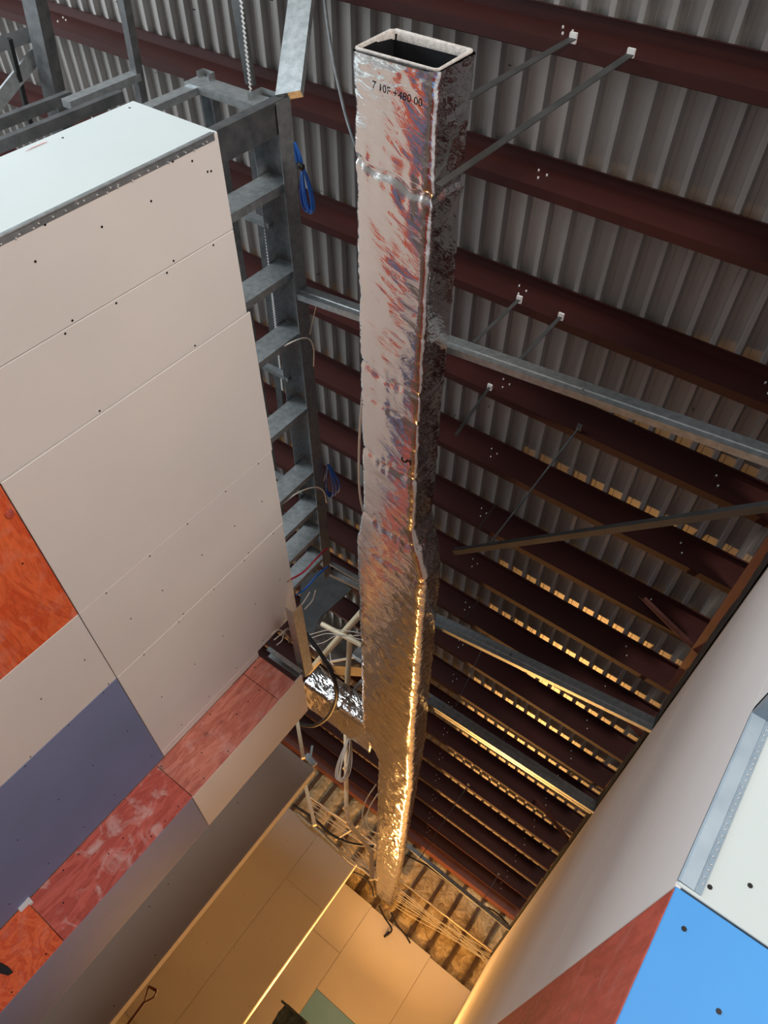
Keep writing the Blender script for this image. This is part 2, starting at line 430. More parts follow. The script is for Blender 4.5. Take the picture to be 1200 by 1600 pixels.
# ---- plywood return and the next strip of wall
def rt(nm, mat, b, label=None): return sheet(wl_, nm, mat, 'Y', 2.124, (-1, -.846), b, -1, label)
rt('plywood_sheet', M['plypink'], (.612, .69)); rt('plywood_sheet', M['plypink'], (.243, .612), 'knotty pink plywood strip')
rt('plywood_sheet', M['plydust'], (-.205, .243), 'dusty red plywood strip'); rt('plywood_sheet', M['plyred'], (-.5, -.205))
screws(wl_, 'Y', 2.124, -1, [(random.choice((-.985, -.86, -.92)), -.45+k*.05) for k in range(23)])
sheet(wl_, 'drywall_sheet', M['drywall'], 'X', -.846, (2.124, 2.388), (.241, .722), 1)
sheet(wl_, 'drywall_sheet', M['blue2'], 'X', -.846, (2.124, 2.388), (-.5, .241), 1, 'blue moisture board strip with dim light in its colour')
def t3(bm):
    track(bm, V(-1.0, 2.15, .735), V(-.855, 2.15, .735), .15, -.05, EY, EZ)
obj('track_end', t3, M['galv'], wl_)
def t4(bm):
    A = at(464, 950, 'X', -.86); B = at(483, 1052, 'X', -.86); bar(bm, A, B, .006, .13)
    bar(bm, A+Vector((-.05, 0, -.06)), B+Vector((-.05, 0, -.06)), .10, .006)
obj('top_track', t4, M['galv'], wl_)
def t5(bm): slab(bm, (-1.0, -.852), (2.30, 2.386), (-.5, .715))
obj('stud_pack', t5, M['gyp'], wl_)

# ---- partitions whose ends face the corridor
def partition(yf, thick, x0, x1, top, seams_x, seam_b, matf, npts):
    w = empty('wall_inner', 'structure')
    xs = [x0]+seams_x+[x1]
    for a, b in zip(xs, xs[1:]):
        lo = [-.5]+[s for s in seam_b if (b == x1)]+[top]
        for c, d in zip(lo, lo[1:]): sheet(w, 'drywall_sheet', matf, 'Y', yf, (a, b), (c, d), -1)
    sheet(w, 'drywall_sheet', matf, 'Y', yf+thick, (x0, x1), (-.5, top), 1)
    def core(bm): slab(bm, (x0, x1), (yf+TH*1.02, yf+thick-TH*1.02), (-.5, top))
    def edge(bm): slab(bm, (x1, x1+TH*.6), (yf+.004, yf+thick-.003), (-.5, top-.004))
    obj('end_cap', edge, M['gyp'], w)
    obj('framing_core', core, M['gyp'], w)
    screws(w, 'Y', yf, -1, npts)
    return w
DW2 = mottled('shaded_drywall_paper', (.49,.47,.45), (.53,.51,.49), .7, .8, bs=.04, bscale=60); M['dw2'] = DW2  # darker drywall copy; the partitions' shade is partly in this colour
partition(2.9, .055, -2.3, -.847, .70, [], [], DW2, [(random.choice((-.87, -1.0, -1.2)), -.3+k*.09) for k in range(11)])
partition(5.0, .05, -2.3, -.852, .905, [-1.16], [.568], DW2, [(random.choice((-.88, -1.0, -1.15, -1.3)), -.3+k*.08) for k in range(15)])

# unseen back boards, added to keep daylight off the partition fronts
sheet(wl_, 'light_block_sheet', M['drywall'], 'X', -1.24, (.56, 2.89), (-.5, .70), -1)
wb = empty('wall_light_block', 'structure')
sheet(wb, 'drywall_sheet', M['drywall'], 'X', -1.75, (2.96, 4.99), (-.5, .68), 1)

# ---- far wall
wf = empty('wall_far', 'structure')
sheet(wf, 'drywall_sheet', M['drywall'], 'Y', 5.5, (-3.0, -.69), (.498, .845), -1)
sheet(wf, 'drywall_sheet', M['drywall'], 'Y', 5.5, (-3.0, -.69), (-.5, .498), -1)
sheet(wf, 'drywall_sheet', M['drywall'], 'Y', 5.498, (-.69, -.204), (.258, .84), -1)
sheet(wf, 'drywall_sheet', M['teal'], 'Y', 5.5, (-.69, -.204), (-.5, .258), -1, 'grey-green moisture board')
sheet(wf, 'drywall_sheet', M['drywall'], 'Y', 5.5, (-.204, .11), (-.5, .83), -1)
def backing(bm): slab(bm, (-3.0, .3), (5.56, 5.6), (-.5, 1.48))
obj('backing', backing, M['wood'], wf)
SX = [-3.0+.145*k for k in range(22)]
def batt_fn(x0, x1):
    def f(bm):
        nx, nz = 5, 22; g = []
        for i in range(nx+1):
            r = []
            for j in range(nz+1):
                u = i/nx; b = .80+j/nz*(1.40-.80); x = x0+(x1-x0)*u
                puff = .055*math.sin(math.pi*u)**.5 if 0 < u < 1 else 0
                d = puff+.03*noise.noise(Vector((x*11, b*14, 3)))*(1 if 0 < u < 1 else 0)
                r.append(bm.verts.new(V(x, 5.535, b)-Vector((0, d, 0))))
            g.append(r)
        for i in range(nx):
            for j in range(nz): bm.faces.new((g[i][j], g[i+1][j], g[i+1][j+1], g[i][j+1]))
    return f
for k in range(9, 22):
    x0, x1 = SX[k]+.011, (SX[k+1] if k < 21 else SX[k]+.145)-.011
    obj('insulation_batt', batt_fn(x0, x1), M['batt'], wf, True)
    def st(bm, k=k): slab(bm, (SX[k]-.011, SX[k]+.011), (5.512, 5.56), (.8, 1.41))
    obj('stud', st, M['darkstud'], wf)

# ---- right wall (faces -X), with an opening nearer than Y .66
wr = empty('wall_right', 'structure')
ys = [.66, 1.42, 2.15, 2.9, 3.65, 4.4, 5.5]
for a, b in zip(ys, ys[1:]):
    sheet(wr, 'drywall_sheet', M['drywall'], 'X', .11, (a, b), (.262, 1.034), -1)
for a, b in ((.66, 1.35), (1.35, 2.1), (2.1, 2.9)):
    sheet(wr, 'plywood_sheet', M['plyred2'], 'X', .11, (a, b), (-.5, .262), -1)
sheet(wr, 'drywall_sheet', M['drywall'], 'X', .11, (2.9, 5.5), (-.5, .262), -1)
sheet(wr, 'drywall_sheet', M['drywall'], 'X', .11, (.15, .66), (.453, 1.034), -1)
def core_r(bm):
    slab(bm, (.11+TH*1.02, .150), (.66+TH*1.02, 5.5), (-.5, 1.033)); slab(bm, (.11+TH*1.02, .150), (.15, .66+TH), (.453+TH, 1.033))
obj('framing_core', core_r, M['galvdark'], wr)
sheet(wr, 'drywall_sheet', M['jamb'], 'Y', .66, (.11, 1.0), (.264, .453), -1, 'pale drywall jamb sheet')
sheet(wr, 'drywall_sheet', M['blue'], 'Y', .66, (.11, 1.0), (-.5, .264), -1, 'bright blue moisture board on the jamb')
def soffit(bm): slab(bm, (.11, .30), (.15, .66), (.453, .453+TH))
obj('soffit_board', soffit, M['drywall'], wr)
def rtrack(bm):
    n = 60
    for k in range(n):
        a, b = -.9+(6.4)*k/n, -.9+6.4*(k+1)/n
    track(bm, V(.130, .15, 1.076), V(.130, 5.5, 1.076), .135, -.14, EX, EZ)
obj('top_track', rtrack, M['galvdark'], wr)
def torn(bm):
    # ragged sealant and torn paper along the wall head
    last = None; n = 150
    for k in range(n+1):
        y = 1.0+4.45*k/n; j = .006*noise.noise(Vector((y*7, 1, 2)))+.004*noise.noise(Vector((y*23, 5, 2)))
        a = bm.verts.new(V(.1065+j*.3, y, 1.036+j)); b = bm.verts.new(V(.100+j*.8, y, 1.074+j)); c = bm.verts.new(V(.112, y, 1.080+j))
        if last: bm.faces.new((last[0], a, b, last[1])); bm.faces.new((last[1], b, c, last[2]))
        last = (a, b, c)
obj('sealant_strip', torn, M['galvdark'], wr)
def torn2(bm):
    for k in range(16):
        y = 1.55+k*.245; L = random.uniform(.05, .19)
        A = V(.1005, y, 1.078+random.uniform(-.002, .005)); B = V(.1005, y+L, 1.078+random.uniform(-.002, .006))
        bar(bm, A, B, .006, .02)
o = obj('wood_shims', torn2, M['wood'], wr); o['kind'] = 'stuff'
# corner bead on the jamb: ribbed nose and nailing flange
def bead2(bm):
    p = V(.11, .66, 0)
    path = [(0, .010), (0, -.004), (.006, -.008), (.046, -.005), (.048, -.003), (.050, -.005), (.053, -.003), (.056, -.005), (.059, -.003), (.062, -.005), (.065, -.003), (.068, -.004)]
    section(bm, path, V(.11, .66, .268), V(.11, .66, .4525), EX, EY, .0015)
obj('corner_bead', bead2, M['bead'], wr)
def bead2b(bm):
    path = [(0, .010), (0, -.004), (.006, -.008), (.060, -.005), (.062, -.003), (.066, -.004)]
    section(bm, path, V(.11, .15, .453), V(.11, .66, .453), EX, EZ, .0015)
obj('corner_bead', bead2b, M['bead'], wr)
def nails2(bm):
    for k in range(26):
        b = .276+k*.0066+random.uniform(-.001, .001)
        c = V(.11, .66, b)+Vector((.055+random.uniform(-.002, .003), -.0055, 0)); bar(bm, c, c+Vector((.005, -.001, .004)), .005, .0015)
o = obj('bead_nails', nails2, M['silver'], wr); o['kind'] = 'stuff'
screws(wr, 'Y', .66, -1, [(.1335, .279), (.128, .3925), (.16, .30)])
screws(wr, 'Y', .66, -1, [(.128, .237), (.17, .20)])

# ---- framing of the room behind the left wall
wo_ = empty('wall_outer', 'structure')
def seg(nm, a, b, w, h, mat, par, up=EZ):
    return obj(nm, lambda bm: bar(bm, a, b, w, h, up), mat, par)
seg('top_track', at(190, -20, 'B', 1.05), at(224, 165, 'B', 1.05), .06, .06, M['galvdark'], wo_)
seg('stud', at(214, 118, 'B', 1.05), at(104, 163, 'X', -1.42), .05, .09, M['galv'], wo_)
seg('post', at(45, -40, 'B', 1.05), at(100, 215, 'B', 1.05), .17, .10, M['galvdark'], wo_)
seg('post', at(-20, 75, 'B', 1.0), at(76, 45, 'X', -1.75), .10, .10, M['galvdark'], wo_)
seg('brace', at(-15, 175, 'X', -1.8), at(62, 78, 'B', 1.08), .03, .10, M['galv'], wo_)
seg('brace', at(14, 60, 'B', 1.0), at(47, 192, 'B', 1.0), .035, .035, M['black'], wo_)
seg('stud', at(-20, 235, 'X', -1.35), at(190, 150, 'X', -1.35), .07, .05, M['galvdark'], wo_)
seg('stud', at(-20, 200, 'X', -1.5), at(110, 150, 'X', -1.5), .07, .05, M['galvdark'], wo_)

# ================================================================ THE DUCT
duct = empty('foil_wrapped_duct')
tag(duct, 'long silver foil-wrapped rectangular duct with open black end', 'duct')
ST = [(.372, -.722, -.576, .900, 1.000), (1.36, -.724, -.574, .900, .992), (1.43, -.735, -.552, .898, .99), (1.52, -.750, -.527, .896, .985),
      (2.70, -.757, -.520, .898, 1.005), (2.80, -.755, -.518, .9, 1.0), (2.97, -.685, -.513, .902, .975), (4.2, -.700, -.532, .902, .96), (5.44, -.712, -.572, .902, .955)]
def sect(y):
    for a, b in zip(ST, ST[1:]):
        if y <= b[0]:
            t = max(0, (y-a[0])/(b[0]-a[0])); return [a[i]+(b[i]-a[i])*t for i in range(1, 5)]
    return list(ST[-1][1:])
BANDS = [(.535, 1), (.93, .8), (1.005, .5), (1.175, 1), (1.40, .7), (1.53, .6), (2.0, .5), (2.35, .8), (2.72, .6), (3.1, .7), (3.55, .5), (3.9, .7), (4.4, .5), (4.9, .6)]
def ridged(p): return 1-abs(noise.noise(p))*2
def duct_surface(bm, ny=620, nc=84):
    y0, y1 = .372, 5.44; rings = []
    for j in range(ny+1):
        t = j/ny; y = y0*(y1/y0)**t
        xl, xr, b0, b1 = sect(y)
        w, h = (xr-xl)*U, (b1-b0)*U; cx, cz = (xl+xr)/2*U, EYE+(b0+b1)/2*U
        r = .032 if y < 1.3 else min(.07, .032+(y-1.3)*.12)
        ring = []
        per = 2*(w+h)
        for i in range(nc):
            s = i/nc*per
            # perimeter walk starting bottom-left, along bottom, right side, top, left
            if s < w: p = (-w/2+s, -h/2); n = (0, -1)
            elif s < w+h: p = (w/2, -h/2+s-w); n = (1, 0)
            elif s < 2*w+h: p = (w/2-(s-w-h), h/2); n = (0, 1)
            else: p = (-w/2, h/2-(s-2*w-h)); n = (-1, 0)
            px = max(-w/2+r, min(w/2-r, p[0])); pz = max(-h/2+r, min(h/2-r, p[1]))
            dx, dz = p[0]-px, p[1]-pz; L = math.hypot(dx, dz)
            if L > 1e-6: nx, nz = dx/L, dz/L
            else: nx, nz = n
            X, Z = px+nx*r, pz+nz*r
            P = Vector((X*1.0, y*U, Z))
            sc = 1.0 if y < 1.5 else .9
            # diagonal drape creases, finer crumple, soft quilting between the bands
            u = P.x*.86+P.y*.5; v = -P.x*.5+P.y*.86
            am = 1 if y < 1.15 else min(3.4, 1+(y-1.15)*1.8)
            d = .0075*(ridged(Vector((u*1.5, v*5.0, P.z*4)))-.6)
            d += am*.0036*(ridged(Vector((u*4.5+3, v*15, P.z*12)))-.6)
            d += am*.0015*(ridged(Vector((u*13, v*34, P.z*28)))-.6)
            d += .004*noise.noise(Vector((P.y*1.3, P.x*2, 9)))
            if abs(p[1]+h/2) < 1e-6: d += .017*(1-(2*p[0]/w)**2)
            elif abs(p[0]-w/2) < 1e-6: d += .008*(1-(2*p[1]/h)**2)
            for yb, sb in BANDS:
                yy = y-yb-.025*(X/w)-.012*noise.noise(Vector((X*9, Z*9, yb*7)))
                k = math.exp(-(yy*U/.022)**2); d -= .020*sb*k
                k2 = math.exp(-(yy*U/.10)**2); d += .013*sb*k2*noise.noise(Vector((X*34, Z*34, yb*5)))
            if y < .40: d += .006*noise.noise(Vector((X*25, y*90, Z*25)))
            ring.append(bm.verts.new((cx+X+nx*d, y*U+.010*noise.noise(Vector((X*6, Z*6, 1)))*(1 if j == 0 else 0), cz+Z+nz*d)))
        rings.append(ring)
    for a, b in zip(rings, rings[1:]):
        for i in range(nc): bm.faces.new((a[i], a[(i+1) % nc], b[(i+1) % nc], b[i]))
    bm.faces.new(rings[-1])
foil_o = obj('foil_wrap', duct_surface, M['foil'], duct, True)
# rolled wool rim round the open end
def rrect(w, h, r, n=7):
    out = []
    for cx, cz, a0 in ((w/2-r, -h/2+r, -90), (w/2-r, h/2-r, 0), (-w/2+r, h/2-r, 90), (-w/2+r, -h/2+r, 180)):
        for k in range(n+1):
            a = math.radians(a0+90*k/n); out.append((cx+r*math.cos(a), cz+r*math.sin(a)))
    return out
def rim(bm):
    xl, xr, b0, b1 = sect(.372); w, h = (xr-xl)*U, (b1-b0)*U; C = V((xl+xr)/2, .372, (b0+b1)/2)
    prof = [(.012, .004), (.004, -.006), (.008, -.014), (.016, -.014), (.023, -.004), (.025, .03)]
    rings = []
    for ins, dy in prof:
        pr = rrect(w-2*ins, h-2*ins, max(.008, .035-ins), 7); ring = []
        for i, (x, z) in enumerate(pr):
            j = .006*noise.noise(Vector((x*30, z*30, ins*90)))
            ring.append(bm.verts.new(C+Vector((x+j, dy+j, z+j))))
        rings.append(ring)
    for a, b in zip(rings, rings[1:]):
        for i in range(len(a)): bm.faces.new((a[i], a[(i+1) % len(a)], b[(i+1) % len(a)], b[i]))
obj('wool_rim', rim, M['wool'], duct, True)
def liner(bm):
    xl, xr, b0, b1 = sect(.372); w, h = (xr-xl)*U-.046, (b1-b0)*U-.046; C = V((xl+xr)/2, .372, (b0+b1)/2)
    rs = []
    for dy in (.004, .5):
        sh = 0 if dy < .1 else .035
        rs.append([bm.verts.new(C+Vector((sx*(w/2-sh), dy, sz*(h/2-sh)))) for sx, sz in ((-1,-1),(1,-1),(1,1),(-1,1))])
    for i in range(4): bm.faces.new((rs[0][i], rs[0][(i+1) % 4], rs[1][(i+1) % 4], rs[1][i]))
    bm.faces.new(rs[1])
obj('duct_liner', liner, M['liner'], duct)
def flap(bm):
    bar(bm, V(-.685, .385, 1.003), V(-.62, .385, 1.006), .05, .012)
obj('cardboard_flap', flap, nmat('tan_cardboard', (.42,.28,.20), .9), duct)
# printed marks on the underside
def text(name, s, loc, size, rot, mat, par):
    c = bpy.data.curves.new(name, 'FONT'); c.body = s; c.size = size; c.extrude = .0006; c.align_x = 'CENTER'; c.align_y = 'CENTER'
    tmp = bpy.data.objects.new(name, c); COL.objects.link(tmp); dg = bpy.context.evaluated_depsgraph_get()
    me = bpy.data.meshes.new_from_object(tmp.evaluated_get(dg)); bpy.data.objects.remove(tmp)
    me.materials.clear(); me.materials.append(mat)
    mw = Matrix.Translation(loc) @ rot.to_4x4(); mi = mw.inverted()
    # lay the print on the crinkled film
    for v in me.vertices:
        p = mw @ v.co; hit, q, nn, ix = foil_o.ray_cast(Vector((p.x, p.y, p.z-.3)), Vector((0, 0, 1)))
        if hit: v.co = mi @ Vector((p.x, p.y, q.z-(.0012 if size < .1 else .004)))
    o = bpy.data.objects.new(name, me); COL.objects.link(o); o.matrix_world = mw; o.parent = par
    return o
# text plane faces down; reading direction given by its x axis
def face_down(xdir):
    x = Vector(xdir).normalized(); z = Vector((0, 0, -1)); y = z.cross(x); return Matrix((x, y, z)).transposed()
text('printed_number', '5', at(632, 722, 'B', .8935), .12, face_down((0, 1, 0)), M['ink'], duct)
text('printed_code', '7 10F +480 00', at(618, 148, 'B', .8935), .05, face_down((1, .07, 0)), M['ink'], duct)['kind'] = 'stuff'
# side branch
def branch(bm):
    n, m = 70, 36; rings = []
    for j in range(n+1):
        x = -1.06+(.30+.04)*j/n
        w = .235*U; h = .105*U; cy, cz = 2.845*U, EYE+.952*U; per = 2*(w+h); ring = []
        for i in range(m):
            s = i/m*per
            if s < w: p = (-w/2+s, -h/2)
            elif s < w+h: p = (w/2, -h/2+s-w)
            elif s < 2*w+h: p = (w/2-(s-w-h), h/2)
            else: p = (-w/2, h/2-(s-2*w-h))
            r = .04; px = max(-w/2+r, min(w/2-r, p[0])); pz = max(-h/2+r, min(h/2-r, p[1]))
            d = Vector((p[0]-px, p[1]-pz)); d = d.normalized() if d.length > 1e-6 else Vector((0, 0))
            P = Vector((x*U, cy+px+d.x*r, cz+pz+d.y*r)); k = .012*(ridged(P*5)-.6)+.006*(ridged(P*14)-.6)
            ring.append(bm.verts.new(P+Vector((0, d.x, d.y))*k))
        rings.append(ring)
    for a, b in zip(rings, rings[1:]):
        for i in range(m): bm.faces.new((a[i], a[(i+1) % m], b[(i+1) % m], b[i]))
    bm.faces.new(rings[0]); bm.faces.new(rings[-1])
obj('branch_duct', branch, M['foil'], duct, True)
base_at(duct, V(-.65, .372, .9))

# ================================================================ HANGERS, BRACES, BEAMS
def thing(name, label, cat, parts, mat, group=None, base=None, smooth=False):
    """parts: list of (part_name, fn, material or None)"""
    if len(parts) == 1:
        o = obj(name, parts[0][1], parts[0][2] or mat, None, smooth); return tag(o, label, cat, group)
    r = empty(name); tag(r, label, cat, group)
    for nm, fn, mm in parts: obj(nm, fn, mm or mat, r, smooth)
    if base is not None: base_at(r, base)
    return r
def clip(p): return lambda bm: box(bm, Vector(p)-Vector((.022, .03, .006)), Vector(p)+Vector((.022, .03, .012)))
def hanger(label, top, bot, w=.03, wrap=None, group=None):
    def st(bm):
        bar(bm, top, bot, w, .006, EY)
        if wrap:
            for a, b in zip(wrap, wrap[1:]): bar(bm, a, b, w, .006, EY if abs((b-a).normalized().z) > .6 else EZ)
    thing('duct_hanger', label, 'hanger', [('strap', st, M['sheetdark']), ('purlin_clip', clip(top), M['silver'])], M['galvdark'], group, top)
zf = .002
hanger('dark steel strap from first purlin around near duct end', at(985, 85, 'B', 1.33), V(-.566, .522, .905), .045)
hanger('dark steel strap behind the open duct mouth, running to first purlin', at(895, 60, 'B', 1.33), V(-.593, .44, 1.006), .045)
hanger('thin strap right of the duct under third purlin, nearer the duct', at(811, 468, 'B', 1.33), at(740, 535, 'B', 1.16), .03)
hanger('thin strap right of the duct under third purlin, farther from the duct', at(876, 495, 'B', 1.33), at(812, 562, 'B', 1.17), .03)
hanger('thin strap beside the duct under fourth purlin', at(765, 605, 'B', 1.33), at(712, 680, 'B', 1.05), .025)
def barfn(bm):
    A = at(1228, 785, 'B', 1.0); B = at(706, 861, 'B', 1.02)
    d = (B-A); ux, uy = frame_of(A, B)
    section(bm, [(0, .045), (0, 0), (.05, 0)], A, B, ux, uy, .005)
thing('brace_bar', 'long dark steel angle running from right edge to the duct shoulder', 'brace', [('a', barfn, M['sheetdark'])], M['sheetdark'])
def rodf(a, b, r): return lambda bm: rod(bm, a, b, r, 6)
thing('hanger_rod', 'thin pale rod from purlin down to the long dark brace', 'rod',
      [('rod', rodf(at(905, 668, 'B', 1.33), at(762, 854, 'B', 1.02), .008), M['galvdark']), ('purlin_clip', clip(at(905, 668, 'B', 1.33)), M['galvdark'])], M['galv'], None, at(905, 668, 'B', 1.33))
for lab, a, b in (('thin twin hanger rod above the insulated far wall, right of duct', (732, 1226), (668, 1352)),
                  ('short thin rod above the insulated far wall, near the right wall', (779, 1366), (756, 1402))):
    A, B = at(*a, 'B', 1.33), at(*b, 'Y', at(*a, 'B', 1.33).y/U)
    B = Vector((A.x, A.y, B.z))
    thing('hanger_rod', lab, 'rod', [('rod', rodf(A, B, .008), None), ('purlin_clip', clip(A), None)], M['galvdark'], None, A)
for a, b in (((1003, 938), (1096, 1030)), ((945, 1090), (1004, 1156)), ((836, 1250), (888, 1316))):
    A = at(*a, 'B', 1.36); B = at(*b, 'B', 1.085); ux, uy = frame_of(A, B)
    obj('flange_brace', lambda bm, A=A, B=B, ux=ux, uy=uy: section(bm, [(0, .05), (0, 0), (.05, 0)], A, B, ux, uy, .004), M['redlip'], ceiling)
for lab, a, b in (('thin hanger wire right of duct just above the long dark brace', (780, 780), (748, 826)),
                  ('thin hanger wire meeting the second stud beam near the duct', (752, 932), (722, 974)),
                  ('thin hanger wire between second and third stud beams, nearer the duct', (757, 1006), (712, 1104)),
                  ('thin hanger wire just above third stud beam, nearer right wall', (800, 1130), (780, 1166))):
    A = at(*a, 'B', 1.33); B = at(*b, 'B', 1.07)
    tag(obj('hanger_wire', rodf(A, B, .004), M['galvdark']), lab, 'wire')

def ceiling_beam(label, A, B, size, mat, extra=None):
    A, B = Vector(A), Vector(B); ux, uy = frame_of(A, B)
    def f(bm):
        # web looks towards the camera, flanges run back, lips turned in
        section(bm, [(-.05, -size/2+.018), (-.05, -size/2), (0, -size/2), (0, -size*.16), (.006, -size*.12), (.006, size*.12), (0, size*.16), (0, size/2), (-.05, size/2), (-.05, size/2-.018)], A, B, -ux*-1, uy, .003)
    def hole(bm):
        for t in (.28, .62):
            p = A.lerp(B, t)+Vector((0, -.004, 0)); rod(bm, p, p+Vector((0, .003, 0)), .022, 10)
    parts = [('channel', f, mat), ('knockout', hole, M['screw'])]
    if extra: parts += extra
    return thing('steel_stud_beam', label, 'beam', parts, mat, None, A)
ceiling_beam('galvanized stud beam nearest, crossing behind duct below third purlin', V(-1.0, .945, 1.045), V(.112, .838, 1.045), .13, M['galv'])
ceiling_beam('galvanized stud beam second, ending on the right wall below flange brace', V(-.98, 2.03, 1.05), V(.112, 1.80, 1.05), .14, M['galv'])
ceiling_beam('galvanized stud beam third, doubled and warm-lit, beyond the second', V(-.9, 2.50, 1.05), V(.112, 2.46, 1.05), .13, M['galv'],
             [('second_channel', lambda bm: (bar(bm, V(-.9, 2.56, 1.06), V(.112, 2.52, 1.06), .04, .10)), M['galv'])])
A4, B4 = at(618, 1306, 'B', 1.05), at(803, 1457, 'B', 1.03)
thing('steel_stud_beam', 'pale stud beam farthest, in front of the insulation batts', 'beam',
      [('channel', lambda bm: section(bm, [(.03, -.02), (.03, -.035), (0, -.035), (0, .035), (.03, .035)], A4, B4, *frame_of(A4, B4), .003), M['galv'])], M['galv'])

# ================================================================ CABLES AND PIPES
def cable(name, label, pix, ax, val, r, mat, group=None, cat='cable'):
    pts = [at(x, y, ax, val if not callable(val) else val(i/(len(pix)-1))) for i, (x, y) in enumerate(pix)]
    return thing(name, label, cat, [('a', lambda bm: tube(bm, pts, r), mat)], mat, group, smooth=True)
cable('flexible_conduit', 'grey flexible armoured conduit hanging left of the open duct end', [(505, -20), (512, 40), (524, 110), (540, 180), (556, 230), (566, 270)], 'B', lambda t: 1.2-.25*t, .010, M['galvdark'], cat='conduit')
def armour(bm): pass
cable('slack_cable', 'grey slack cable bowing out along left side of duct', [(574, 540), (566, 620), (561, 700), (562, 770), (571, 812)], 'B', .93, .010, M['whitecable'])
# blue coils
def coil(cx, cy, w, h, loops, ax, val, r, tie=None, lean=0):
    """a hank: loops pinched at the top, fanned at the bottom"""
    rnd = random.Random(int(cx*7+cy))
    def f(bm):
        for k in range(loops):
            ww0 = w/2*(.45+.55*k/max(1, loops-1)); hh = h*rnd.uniform(.86, 1.0); off = rnd.uniform(-.16, .16)*w; pts = []
            for a in range(0, 361, 24):
                t = math.radians(a); yy = -math.cos(t)*hh/2; f_ = (yy+hh/2)/hh
                xx = math.sin(t)*ww0*(.22+.78*f_)+lean*yy+off*f_+rnd.uniform(-.3, .3)
                pts.append(at(cx+xx, cy+yy-(h-hh)/2, ax, val+k*.003))
            tube(bm, pts, r, 6, 4)
    return f
thing('cable_coil', 'bundled coil of blue cable hanging on steel stud track', 'cable',
      [('loops', coil(478, 296, 24, 76, 10, 'B', .985, .0065, lean=.16), None), ('upper_loops', coil(465, 243, 12, 40, 6, 'B', 1.0, .0065, lean=.25), None),
       ('tie', lambda bm: rod(bm, at(465, 258, 'B', .978), at(473, 262, 'B', .978), .022, 8), M['black'])], M['bluecable'], None, at(478, 290, 'B', .985), True)
thing('cable_coil', 'small loop of blue cable in shadow beside the stud frame', 'cable',
      [('a', coil(516, 752, 34, 52, 4, 'B', 1.06, .009, lean=.15), None)], M['bluecable'], None, None, True)
cable('pale_wire', 'pale wire draped over fourth stud with a bent end', [(398, 560), (430, 548), (462, 532), (482, 529), (490, 545), (490, 572)], 'B', lambda t: .93+.11*min(1, t*1.6), .006, M['whitecable'])
cable('pale_wire', 'pale wire draped over sixth stud lower down frame', [(438, 790), (465, 770), (492, 761), (506, 768), (510, 785)], 'B', lambda t: .93+.11*min(1, t*1.6), .007, M['whitecable'])
cable('pale_wire', 'thin pale wire rising from track toward the galvanized beam', [(484, 522), (490, 495), (496, 468)], 'B', 1.05, .004, M['whitecable'])
cable('red_cable', 'red cable strung across the lowest stud bays', [(455, 905), (475, 893), (495, 872), (512, 856)], 'X', -.97, .010, M['redcable'])
cable('blue_cable', 'single blue cable strung across the lowest stud bays', [(462, 930), (478, 919), (495, 900), (513, 885)], 'X', -.97, .010, M['bluecable'])
for i, (lab, px) in enumerate((('pale wire hanging below blue cable, left strand', [(468, 950), (478, 935), (484, 925)]), ('pale wire hanging below blue cable, right strand', [(476, 952), (488, 938), (493, 922)]))):
    cable('pale_wire', lab, px, 'X', -.9, .007, M['whitecable'])
cable('black_hose', 'thick black hose looping out beside the plywood corner', [(474, 985), (500, 1020), (520, 1055), (526, 1088), (514, 1118), (492, 1133), (468, 1132)], 'B', lambda t: .95-.12*t, .028, M['black'], cat='hose')
def pipe(label, p, q, ax, v0, v1, r, mat=None, name='pipe'):
    thing(name, label, 'pipe', [('a', lambda bm: rod(bm, at(*p, ax, v0), at(*q, ax, v1), r, 12), mat or M['pvc'])], M['pvc'], smooth=False)
pipe('pale pipe slanting up to the duct in front of brass-lit sheet metal', (482, 1050), (566, 956), 'B', 1.05, 1.10, .045)
pipe('short pale pipe crossing over the slanting pipe', (503, 975), (572, 1012), 'B', 1.02, 1.02, .032)
pipe('pale pipe standing left of duct above the branch', (547, 995), (541, 1100), 'B', 1.12, 1.04, .040)
pipe('grey pipe stub slanting from duct to foil branch', (568, 1062), (538, 1098), 'B', 1.04, 1.03, .035, M['galv'])
# plenum of shiny sheet metal behind
def plen(bm):
    a = [at(470, 960, 'Y', 3.15), at(530, 880, 'Y', 3.15), at(600, 905, 'Y', 3.15), at(600, 1045, 'Y', 3.15), at(520, 1040, 'Y', 3.15), at(484, 1010, 'Y', 3.15)]
    b = [p+Vector((0, .5, .1)) for p in a]
    v = [bm.verts.new(p) for p in a]; w = [bm.verts.new(p) for p in b]; bm.faces.new(v); bm.faces.new(w)
    for i in range(6): bm.faces.new((v[i], v[(i+1) % 6], w[(i+1) % 6], w[i]))
    bmesh.ops.bevel(bm, geom=bm.edges[:], offset=.02, segments=2, affect='EDGES')
def plen_lip(bm):
    bar(bm, at(516, 1034, 'Y', 3.1), at(560, 1026, 'Y', 3.1), .03, .03); bar(bm, at(515, 1018, 'Y', 3.1), at(517, 1034, 'Y', 3.1), .012, .012)
thing('metal_plenum', 'shiny sheet-metal box reflecting amber light left of duct', 'duct', [('box', plen, M['sheet']), ('lip', plen_lip, M['gyp'])], M['sheet'], None, at(540, 960, 'Y', 3.15))
